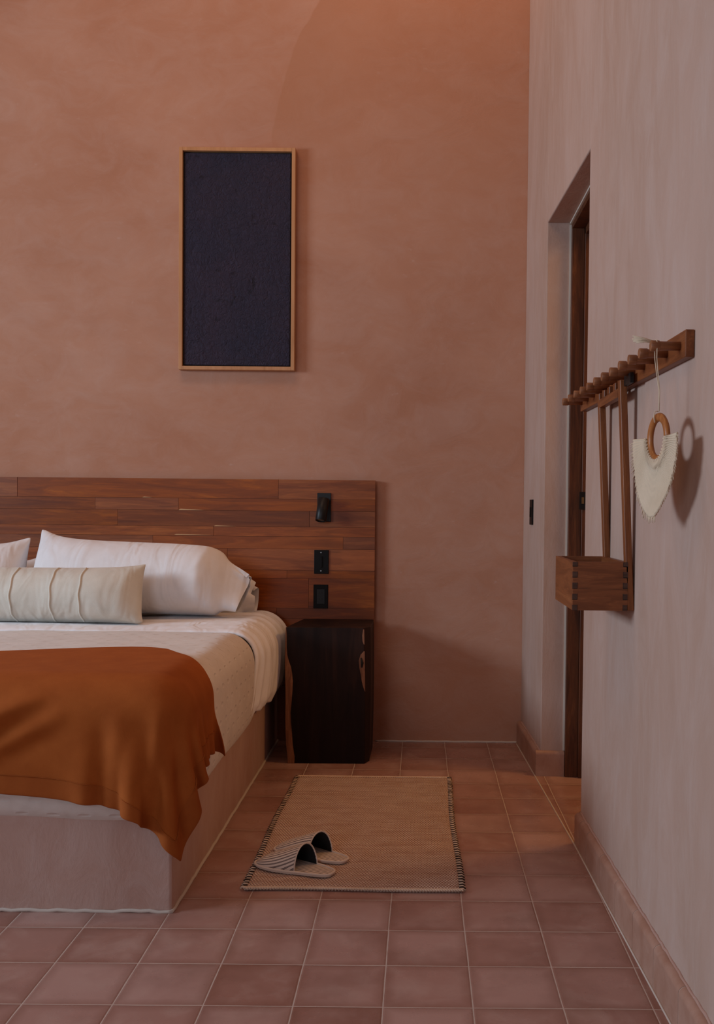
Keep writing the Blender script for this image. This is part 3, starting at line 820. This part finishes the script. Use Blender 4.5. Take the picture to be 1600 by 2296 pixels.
# ------------------------------------------------------------------ dark wooden block beside the bed
st = thing('side_table', (-.40, 4.42, 0), 'nearly black solid wood block with raw live edges used as bedside table', 'side table')
X0, X1, Y0, Y1, ZT = -.570, -.228, 4.258, 4.590, .592
bm = bmesh.new()
nz_ = 24
def prof_at(z):
    t = z/ZT
    xl = X0+.006+.010*t*0-.003*math.sin(t*3.0)+.0012*math.sin(t*13+1)+(.004 if t < .1 else 0)
    xr = X1+.006*math.sin(t*2.2+.4)
    tilt = -.008*t
    cut = .030 if t < .18 else .018
    return [(xl+tilt, Y0), (xr-.002+tilt, Y0+.002), (xr+.016, Y0+.05), (xr+.018, Y1-cut), (xr, Y1), (xl+.03, Y1), (xl+.004, Y0+.12)]
rg = [[bm.verts.new((p[0]+.40, p[1]-4.42, ZT*k/nz_)) for p in prof_at(ZT*k/nz_)] for k in range(nz_+1)]
for k in range(nz_):
    for i in range(7): bm.faces.new((rg[k][i], rg[k][(i+1) % 7], rg[k+1][(i+1) % 7], rg[k+1][i]))
bm.faces.new(rg[0][::-1]); bm.faces.new(rg[-1])
o = obj('block', bm, M['stump'], st); bevel(o, .003, 2, 40)
# raw sapwood strips on the front edges
def strip(side, zs, ws, name='live_edge'):
    b_ = bmesh.new(); fr = []; n = len(zs)
    for z, w in zip(zs, ws):
        p = prof_at(z); 
        if side < 0: xo = p[0][0]-.0015; xi = xo+w
        else: xo = p[1][0]+.0005; xi = xo-w
        fr.append((xo+.40, xi+.40, z))
    yf, yb = Y0-.0015-4.42, Y0+.05-4.42
    ring = []
    for xo, xi, z in fr: ring.append([b_.verts.new((xo, yf, z)), b_.verts.new((xi, yf, z)), b_.verts.new((xi, yf+.006, z)), b_.verts.new((xo, yb if side < 0 else yf+.006, z))])
    for k in range(n-1):
        for i in range(4): b_.faces.new((ring[k][i], ring[k][(i+1) % 4], ring[k+1][(i+1) % 4], ring[k+1][i]))
    b_.faces.new(ring[0][::-1]); b_.faces.new(ring[-1]); return tag(obj(name, b_, M['live_edge'], st), 'raw lighter live edge')
zs = [.001, .03, .08, .13, .18, .22, .27, .32, .36, .39, .42, .44, .47, .50, .53, .56, .59]
ws = [.029, .030, .028, .027, .024, .022, .026, .030, .032, .030, .026, .018, .010, .007, .006, .005, .002]
strip(-1, zs, ws)
strip(1, [.315, .335, .36, .39, .42, .45, .475, .49], [.0005, .008, .014, .018, .024, .026, .018, .004])
strip(1, [.52, .535, .56, .585], [.003, .008, .009, .004])
bm = bmesh.new(); tube(bm, [(-.243+.40, Y0-.002-4.42, .42), (-.241+.40, Y0-.004-4.42, .44), (-.246+.40, Y0-.002-4.42, .462)], [.003, .006, .003], 8); obj('knot', bm, M['joint_gap'], st)

# ------------------------------------------------------------------ rug
def rug_mat():
    m, nt, b = mat('woven_jute', .95, spec=.1)
    tc = N(nt, 'ShaderNodeTexCoord'); sx = N(nt, 'ShaderNodeSeparateXYZ'); L(nt, tc.outputs['Object'], sx.inputs[0])
    v = coords(nt)
    a = math_(nt, 'DIVIDE', sx.outputs[0], .0094); row = math_(nt, 'DIVIDE', sx.outputs[1], .0100)
    rf = math_(nt, 'FLOOR', row)
    a2 = math_(nt, 'ADD', a, math_(nt, 'MULTIPLY', rf, .5))
    fa = math_(nt, 'ABSOLUTE', math_(nt, 'SUBTRACT', math_(nt, 'FRACT', a2), .5)); fb = math_(nt, 'ABSOLUTE', math_(nt, 'SUBTRACT', math_(nt, 'FRACT', row), .5))
    h = math_(nt, 'SUBTRACT', 1.0, math_(nt, 'ADD', math_(nt, 'MULTIPLY', fa, 1.75), math_(nt, 'MULTIPLY', fb, .75)))
    n = noise(nt, v, 16, 5, .6); bands = noise(nt, coords(nt, (1.5, 24, 1)), 2.2, 4, .7)
    c = ramp(nt, n, [(.3, (.72, .51, .40)), (.7, (.86, .67, .56))])
    c = mix(nt, c, (.52, .30, .23), math_(nt, 'MULTIPLY', ramp(nt, bands, [(.42, (1, 1, 1)), (.5, (0, 0, 0))]), .45))
    c = mix(nt, c, (.28, .11, .065), math_(nt, 'MULTIPLY', ramp(nt, h, [(.02, (1, 1, 1)), (.42, (0, 0, 0))]), .9))
    c = mix(nt, c, (.88, .70, .56), math_(nt, 'MULTIPLY', ramp(nt, h, [(.62, (0, 0, 0)), (.95, (1, 1, 1))]), .5))
    L(nt, c, b.inputs['Base Color']); bump(nt, b, math_(nt, 'ADD', h, math_(nt, 'MULTIPLY', n, .5)), .9, .006); return m
M['jute'] = rug_mat()
M['jute_cord'] = clay('jute_cord', (.56, .40, .29), (.74, .56, .43), .95)
M['dark_cord'] = clay('dark_cord', (.028, .016, .012), (.06, .03, .02), .95)
rug = thing('rug', (-.185, 3.43, 0), 'small woven jute rug lying on the tiles beside the bed', 'rug')
def rugxy(u, v):   # u 0..1 across, v 0..1 depth -> local xy
    y = 2.826+(4.022-2.826)*v; xl = -.497+.006*v+.003*math.sin(v*9); xr = .129-.003*v+.004*math.sin(v*7+1)
    return (xl+(xr-xl)*u+.185, y-3.43+.004*math.sin(u*6)*(1-v))
nu, nv = 60, 100
P = np.zeros((nu, nv, 3))
for i in range(nu):
    for j in range(nv):
        x, y = rugxy(i/(nu-1), j/(nv-1)); e = 0 if (i in (0, nu-1) or j in (0, nv-1)) else 1
        P[i, j] = (x, y, .003+.007*e+.0012*math.sin(i*.5+j*.23)*e+RNG.uniform(-.0003, .0003)*e)
o = grid_mesh('woven_field', P, M['jute'], rug)
md = o.modifiers.new('thick', 'SOLIDIFY'); md.thickness = .0028; md.offset = -1
def braid(v, nm):
    b_ = bmesh.new(); n = 84
    for k in range(n):
        u0 = k/n; x, y = rugxy(u0+.5/n, v); s = 1 if v > .5 else -1
        for q, dd in ((0, 0.0), (1, .0042)):
            d = Vector((.0052, s*.004*(1 if q else -1), 0))
            c = Vector((x+(.0036 if q else 0), y+s*(dd-.003), .0075))
            tube(b_, [c-d, c-d*.4+Vector((0, 0, .0015)), c+d*.4+Vector((0, 0, .0015)), c+d], [.0018, .0036, .0036, .0018], 6)
    return obj(nm, b_, M['jute_cord'], rug)
braid(0, 'braided_hem'); braid(1, 'braided_hem')
for u in (0, 1):
    b_ = bmesh.new(); b3 = bmesh.new(); n = 112
    for k in range(n):
        x, y = rugxy(u, (k+.5)/n); s = 1 if u else -1
        r = random.uniform(.0025, .0042)
        c = Vector((x+s*.004, y+random.uniform(-.0015, .0015), .0065))
        tgt = b_ if k % 2 else b3
        d = Vector((s*.0085, random.uniform(-.002, .002), 0))
        tube(tgt, [c-d*1.3+Vector((0, 0, .0035)), c+Vector((0, 0, .0035)), c+d*.7, c+d*.3-Vector((0, 0, .004))], [.0018, r, r, .0015], 6)
    tag(obj('selvedge_stitches', b_, M['dark_cord'], rug), 'dark edge stitches'); tag(obj('selvedge_loops', b3, M['jute_cord'], rug), 'tan edge loops')

# ------------------------------------------------------------------ slippers
def stripe_mat(name, sc=.0085, rotz=0):
    m, nt, b = mat(name, .9, spec=.1)
    tc = N(nt, 'ShaderNodeTexCoord'); sx = N(nt, 'ShaderNodeSeparateXYZ'); L(nt, tc.outputs['UV'], sx.inputs[0])
    fr = math_(nt, 'FRACT', math_(nt, 'DIVIDE', sx.outputs[1], sc))
    wide = math_(nt, 'MULTIPLY', math_(nt, 'GREATER_THAN', fr, .50), math_(nt, 'LESS_THAN', fr, .90))
    mid = math_(nt, 'MULTIPLY', math_(nt, 'GREATER_THAN', fr, .66), math_(nt, 'LESS_THAN', fr, .74))
    c = mix(nt, (.74, .61, .52), (.14, .10, .09), wide); c = mix(nt, c, (.40, .32, .28), mid)
    L(nt, c, b.inputs['Base Color']); bump(nt, b, noise(nt, coords(nt), 500, 2), .2, .001); return m
M['stripe'] = stripe_mat('striped_canvas')
M['piping'] = mat('cream_piping', .85, (.66, .52, .43))[0]
M['lining'] = mat('black_lining', .9, (.006, .005, .005))[0]
def sole_w(t):   # half width along length, t 0 toe..1 heel
    return .058*(math.sin(math.pi*min(1, max(0, t))**.86))**.29*(1-.20*t+.05*math.sin(t*6.3)) if 0 < t < 1 else 0
SL = .258
def sole_outline(n=56, grow=0):
    L_, R_ = [], []
    for k in range(n+1):
        t = .5-.5*math.cos(math.pi*k/n); w = sole_w(t)+grow*(1 if 0 < t < 1 else 0); x = t*SL
        x = x+(-grow if t < .5 else grow)*abs(1-2*t)
        L_.append((x, w+.004*math.sin(t*3.14))); R_.append((x, -w+.004*math.sin(t*3.14)))
    return R_+L_[::-1][1:-1]
def make_slipper(loc, rz, label, flip=1):
    s = thing('slipper', loc, label, 'slipper', 'striped slippers on the rug', rz)
    ol = sole_outline()
    b_ = bmesh.new(); prism(b_, [(x, y*flip) for x, y in ol], .0005, .0085); bmesh.ops.remove_doubles(b_, verts=b_.verts[:], dist=1e-5)
    o = obj('sole', b_, M['piping'], s); bevel(o, .003, 3, 50)
    # insole with stripes
    ns_ = 40; P_ = np.zeros((ns_, 9, 3)); U_ = np.zeros((ns_, 9, 2))
    for i in range(ns_):
        t = .012+.976*(.5-.5*math.cos(math.pi*i/(ns_-1))); w = max(0.0005, sole_w(t)-.005)
        for j in range(9):
            q = -1+2*j/8; y = (q*w+.004*math.sin(t*3.14))*flip
            P_[i, j] = (t*SL, y, .0098-.0015*abs(q)**3); U_[i, j] = (t*SL, y)
    grid_mesh('insole', P_, M['stripe'], s, uv=U_)
    b_ = bmesh.new(); tube(b_, [(x, y*flip, .009) for x, y in ol+[ol[0]]], .0038, 8); obj('piping', b_, M['piping'], s)
    # vamp: from toe to just past mid length, arched, rear rim rises
    na, nb = 30, 25; P_ = np.zeros((na, nb, 3)); U_ = np.zeros((na, nb, 2))
    for i in range(na):
        a = i/(na-1)
        for j in range(nb):
            q = -1+2*j/(nb-1)
            tend = .565+.055*(q*flip+1)+.02*q*q     # rear rim swings back at the sides
            t = .012+(tend-.012)*a; w = sole_w(t)-.001
            hgt = .066*(a**.60)*(1-.10*math.cos(a*3))
            ang = q*math.pi/2
            y = (w*math.sin(ang)*(1-.0*a)+.004*math.sin(t*3.14)); z = .010+hgt*math.cos(ang)**.85 if abs(q) < 1 else .009
            P_[i, j] = (t*SL, y*flip, z); U_[i, j] = (t*SL, q*.082*(.6+.4*a)+.010*math.sin(a*2.5))
    if flip < 0: P_ = P_[:, ::-1]; U_ = U_[:, ::-1]
    v_ = grid_mesh('upper', P_, [M['stripe'], M['lining']], s, uv=U_)
    md_ = v_.modifiers.new('thick', 'SOLIDIFY'); md_.thickness = .003; md_.offset = -1; md_.material_offset = 1; md_.material_offset_rim = 0
    Q = P_[-1]
    b_ = bmesh.new(); tube(b_, [tuple(p) for p in Q], .0022, 6); obj('rim_binding', b_, M['piping'], v_)
    return s
a1 = math.atan2(2.935-3.035, -.255+.480)
make_slipper((-.484, 3.022, .0115), a1, 'striped slipper lying nearer the front edge of the rug')
a2 = math.atan2(3.030-3.165, -.196+.430)
make_slipper((-.440, 3.155, .0115), a2, 'striped slipper farther from the rug front edge, partly behind its mate', -1)

# ------------------------------------------------------------------ peg rack on the right wall
RK = 1.461
rk = thing('peg_rack', (.56, 2.68, RK), 'long wooden rail with twelve turned pegs on the right wall', 'coat rack')
rk.rotation_euler = (0, 0, math.atan2(.546-.576, 3.265-2.09)-math.pi/2+math.pi)   # local +Y runs along the wall away from the camera
ang = math.atan(.0257); 
rk.rotation_euler = (0, 0, ang); rk.location = (wallx(2.68), 2.68, RK)
bpy.context.view_layer.update()
def rkl(y): return (y-2.68)/math.cos(ang)
bm = bmesh.new(); box(bm, -.0205, -.0005, rkl(2.092), rkl(3.262), -.029, .029); bevel(obj('rail', bm, M['rack_y'], rk), .002, 2)
PEG = [2.131+.1003*k for k in range(12)]
for y in PEG:
    b_ = bmesh.new(); yy = rkl(y)
    jz = random.uniform(-.0012, .0012)
    tube(b_, [(-.0195, yy, jz), (-.066, yy, jz), (-.0665, yy, jz)], [.0092, .0100, .0100], 20)
    tube(b_, [(-.0655, yy, jz), (-.0662, yy, jz), (-.083, yy, jz), (-.0842, yy, jz)], [.0105, .0116, .0116, .0106], 24)
    obj('peg', b_, M['rack_x'], rk)

# ------------------------------------------------------------------ hanging wooden caddy
cx0, cx1, cy0, cy1, cz0, cz1 = .402, .545, 2.577, 2.905, .846, .973
cad = thing('hanging_box', (.55, 2.74, .846), 'dovetailed wooden box on two long bars hanging from the peg rail', 'box')
def cobj(nm, bm_, m_, par=None):
    bmesh.ops.translate(bm_, verts=bm_.verts[:], vec=(-.55, -2.74, -.846)); return obj(nm, bm_, m_, par or cad)
t_ = .011
b_ = bmesh.new(); box(b_, cx0+.0, cx1, cy0, cy0+t_, cz0, cz1); near = cobj('side_panel', b_, M['box_near'])
b_ = bmesh.new(); box(b_, cx0+.0, cx1, cy1-t_, cy1, cz0, cz1); far = cobj('side_panel', b_, M['box_near'])
b_ = bmesh.new(); box(b_, cx0-.0005, cx0+t_, cy0+t_, cy1-t_, cz0, cz1); cobj('front_panel', b_, M['rack_y'])
b_ = bmesh.new(); box(b_, cx1-t_, cx1+.0005, cy0+t_, cy1-t_, cz0, cz1); cobj('back_panel', b_, M['rack_y'])
b_ = bmesh.new(); box(b_, cx0+t_, cx1-t_, cy0+t_, cy1-t_, cz0+.002, cz0+.010); cobj('bottom_panel', b_, M['rack_y'])
# finger joints on the near panel: dark end grain squares with shadow gaps
hh = cz1-cz0
for xe, s in ((cx0, 1), (cx1, -1)):
    for k in range(5):
        z0 = cz0+hh*(k*.2275); z1 = z0+hh*.118
        xa, xb = (xe-.0008, xe+.0115) if s > 0 else (xe-.0115, xe-.0002)
        b_ = bmesh.new(); box(b_, xa, xb, cy0-.0008, cy0+.004, z0+.0005, min(z1, cz1)-.0005)
        p = cobj('finger_joint', b_, M['end_grain'])
        b_ = bmesh.new(); g_ = .0012
        box(b_, xa-.0004, xb+.0003, cy0-.0005, cy0+.003, z0-g_, z0+.0004) if k else box(b_, xa, xb, cy0-.0004, cy0+.003, z0, z0+.0004)
        box(b_, xb-.0002, xb+.0008, cy0-.0005, cy0+.003, z0, min(z1, cz1-.0006)) if s > 0 else box(b_, xa-.0008, xa+.0002, cy0-.0005, cy0+.003, z0, min(z1, cz1-.0006))
        o = obj('joint_line', b_, M['joint_gap'], p); o.data.transform(Matrix.Translation((-.55, -2.74, -.846)))
# bars lean out from the wall towards the rail
def bar(y0, y1):
    b_ = bmesh.new()
    zb, zt_ = cz0, 1.447
    xb0, xb1 = .5455, .5625; xt0, xt1 = .5165, .5345
    v = [b_.verts.new(p) for p in ((xb0, y0, zb), (xb1, y0, zb), (xb1, y1, zb), (xb0, y1, zb), (xt0, y0, zt_), (xt1, y0, zt_), (xt1, y1, zt_), (xt0, y1, zt_))]
    for f in ((3, 2, 1, 0), (4, 5, 6, 7), (0, 1, 5, 4), (1, 2, 6, 5), (2, 3, 7, 6), (3, 0, 4, 7)): b_.faces.new([v[i] for i in f])
    o_ = cobj('hanging_bar', b_, M['rack_z']); bevel(o_, .0015, 1); return o_
b1 = bar(cy0, cy0+.030); b2 = bar(cy1-.030, cy1)
b_ = bmesh.new(); box(b_, .5175, .5345, cy0+.030, cy1-.030, 1.405, 1.428)
cobj('crossbar', b_, M['rack_y'])
for y in (2.665, 2.745, 2.822):
    b_ = bmesh.new(); prism(b_, [(.5185, y-.016), (.5335, y-.016), (.5335, y+.016), (.5185, y+.016)], 1.428, 1.449); bevel(cobj('crossbar_tab', b_, M['rack_y']), .0015, 1)
b_ = bmesh.new(); box(b_, .5270, .5358, 2.500, 2.5765, 1.430, 1.456); tag(cobj('metal_bracket', b_, M['black']), 'black metal bracket')

# ------------------------------------------------------------------ macrame hanging
mc = thing('wall_hanging', (.512, 2.131, 1.263), 'cream fringed macrame on a wooden ring hanging from the nearest peg', 'wall hanging')
th_ = math.atan2(.443-.24*.90, .9)  # turned a little off the wall plane
th_ = math.radians(9.0)
# local frame: U horizontally across the ring (near side positive), Z up, Nn out from wall
Uv = Vector((math.sin(th_), -math.cos(th_), 0)); Nv = Vector((-math.cos(th_), -math.sin(th_), 0))
def mp_(u, z, n=0): return Uv*u+Nv*n+Vector((0, 0, z))
b_ = bmesh.new()
pts = [mp_(.0455*math.cos(a), .0455*math.sin(a)) for a in [2*math.pi*k/48 for k in range(49)]]
seg = 12; rings = []
for k in range(48):
    a = 2*math.pi*k/48; c = mp_(.0455*math.cos(a), .0455*math.sin(a)); rd = mp_(math.cos(a), math.sin(a))
    rings.append([b_.verts.new(c+rd*.0095*math.cos(q)+Nv*.0065*math.sin(q)) for q in [2*math.pi*i/seg for i in range(seg)]])
for k in range(48):
    for i in range(seg): b_.faces.new((rings[k][i], rings[k][(i+1) % seg], rings[(k+1) % 48][(i+1) % seg], rings[(k+1) % 48][i])).smooth = True
obj('ring', b_, M['ring_wood'], mc)
M['cotton'] = clay('cotton_cord', (.60, .47, .33), (.72, .58, .43), .95)
# cord loop over the peg
b_ = bmesh.new(); topz = RK-1.263+.0125; xo = .503-.512
for s in (-1, 1):
    tube(b_, [(xo, s*.0115, topz-.010), (xo+.0005, s*.009, topz-.04), (0, s*.003, .10), (0, s*.0012, .058)], .0011, 6)
tube(b_, [(xo, .0118*math.cos(a), topz-.0125+.0128*math.sin(a)) for a in [math.pi*k/12 for k in range(13)]], .0012, 6)
tube(b_, [mp_(0, .058, .002), mp_(-.001, .058, .009), mp_(-.004, .046, .0095), mp_(-.005, .034, .007)], .0014, 6)
obj('cord_loop', b_, M['cotton'], mc)
b_ = bmesh.new()
for k in range(16):
    a = random.uniform(-1, 1); e = random.uniform(-1, 1)
    p0 = Vector((xo+.004, .010, topz-.004+.001*a)); p1 = Vector((xo-.044+random.uniform(-.004, .004), .016+.006*e, topz+.003+.008*a))
    tube(b_, [p0, p0.lerp(p1, .5)+Vector((0, 0, .002)), p1], .0011, 5)
obj('cord_tassel', b_, M['cotton'], mc)
# woven body: radial strands from the ring, longer downwards
def out_r(phi):      # phi 0 = straight down, + towards the camera side; distance of the edge from the ring centre
    xs_ = [-1.62, -1.50, -1.08, -.83, -.62, -.40, -.17, 0, .12, .30, .49, .96, 1.45, 1.62]
    rs_ = [.135, .138, .140, .150, .158, .166, .172, .168, .156, .142, .134, .118, .108, .104]
    return float(np.interp(phi, xs_, rs_))
na, nb = 181, 26; P_ = np.zeros((na, nb, 3))
for i in range(na):
    phi = -1.62+3.24*i/(na-1)
    for j in range(nb):
        r_ = .050+(out_r(phi)-.050)*j/(nb-1)
        rib = .0012*math.sin(i*math.pi/1.5)+.0010*math.sin((r_-.05)*900)*(1 if r_ < .125 else .3)
        curl = -.10*(r_-.05)**1.5*(1+.6*math.sin(phi))
        P_[i, j] = mp_(r_*math.sin(phi), -r_*math.cos(phi), .002+rib+.006*math.exp(-((r_-.055)/.01)**2)-curl)
o = grid_mesh('woven_body', P_, M['cotton'], mc)
md = o.modifiers.new('thick', 'SOLIDIFY'); md.thickness = .004; md.offset = 0
b_ = bmesh.new()
for i in range(150):
    phi = -1.60+3.2*i/149+random.uniform(-.006, .006); r0 = out_r(phi)-.006; L_ = random.uniform(.010, .020)*(1.25 if phi < 0 else .8)
    dphi = random.uniform(-.02, .02)+.06*(1 if phi > 0 else -1)*-1
    zz = lambda r_: .002+.10*(r_-.05)**1.5*(1+.6*math.sin(phi))
    p0 = mp_(r0*math.sin(phi), -r0*math.cos(phi), zz(r0)); r1 = r0+L_
    p1 = mp_(r1*math.sin(phi+dphi), -r1*math.cos(phi+dphi)+.002, zz(r1)+random.uniform(-.002, .004))
    tube(b_, [p0, p0.lerp(p1, .5), p1], [.0012, .0011, .0006], 5)
tag(obj('fringe', b_, M['cotton'], mc), kind='stuff')
for i in range(19):     # larks-head knots around the ring
    phi = -1.5+3.0*i/18; b_ = bmesh.new()
    tube(b_, [mp_(.036*math.sin(phi), -.036*math.cos(phi), .003), mp_(.045*math.sin(phi), -.045*math.cos(phi), .0085), mp_(.057*math.sin(phi), -.057*math.cos(phi), .005)][1:] , [.0022, .0026], 7)
    obj('knot', b_, M['cotton'], mc)

# ------------------------------------------------------------------ thin black plate on the wall strip beside the doorway
wp = thing('wall_switch', (wallx(4.41), 4.41, 1.098), 'thin black switch plate on the narrow wall strip left of the doorway', 'light switch')
wp.rotation_euler = (0, 0, math.atan(.0385))
bm = bmesh.new(); box(bm, -.007, 0, -.036, .036, -.056, .056); bevel(obj('plate', bm, M['black_soft'], wp), .0015, 2)
bm = bmesh.new(); box(bm, -.011, -.007, -.010, .010, -.022, .022); obj('rocker', bm, M['black_soft'], wp)
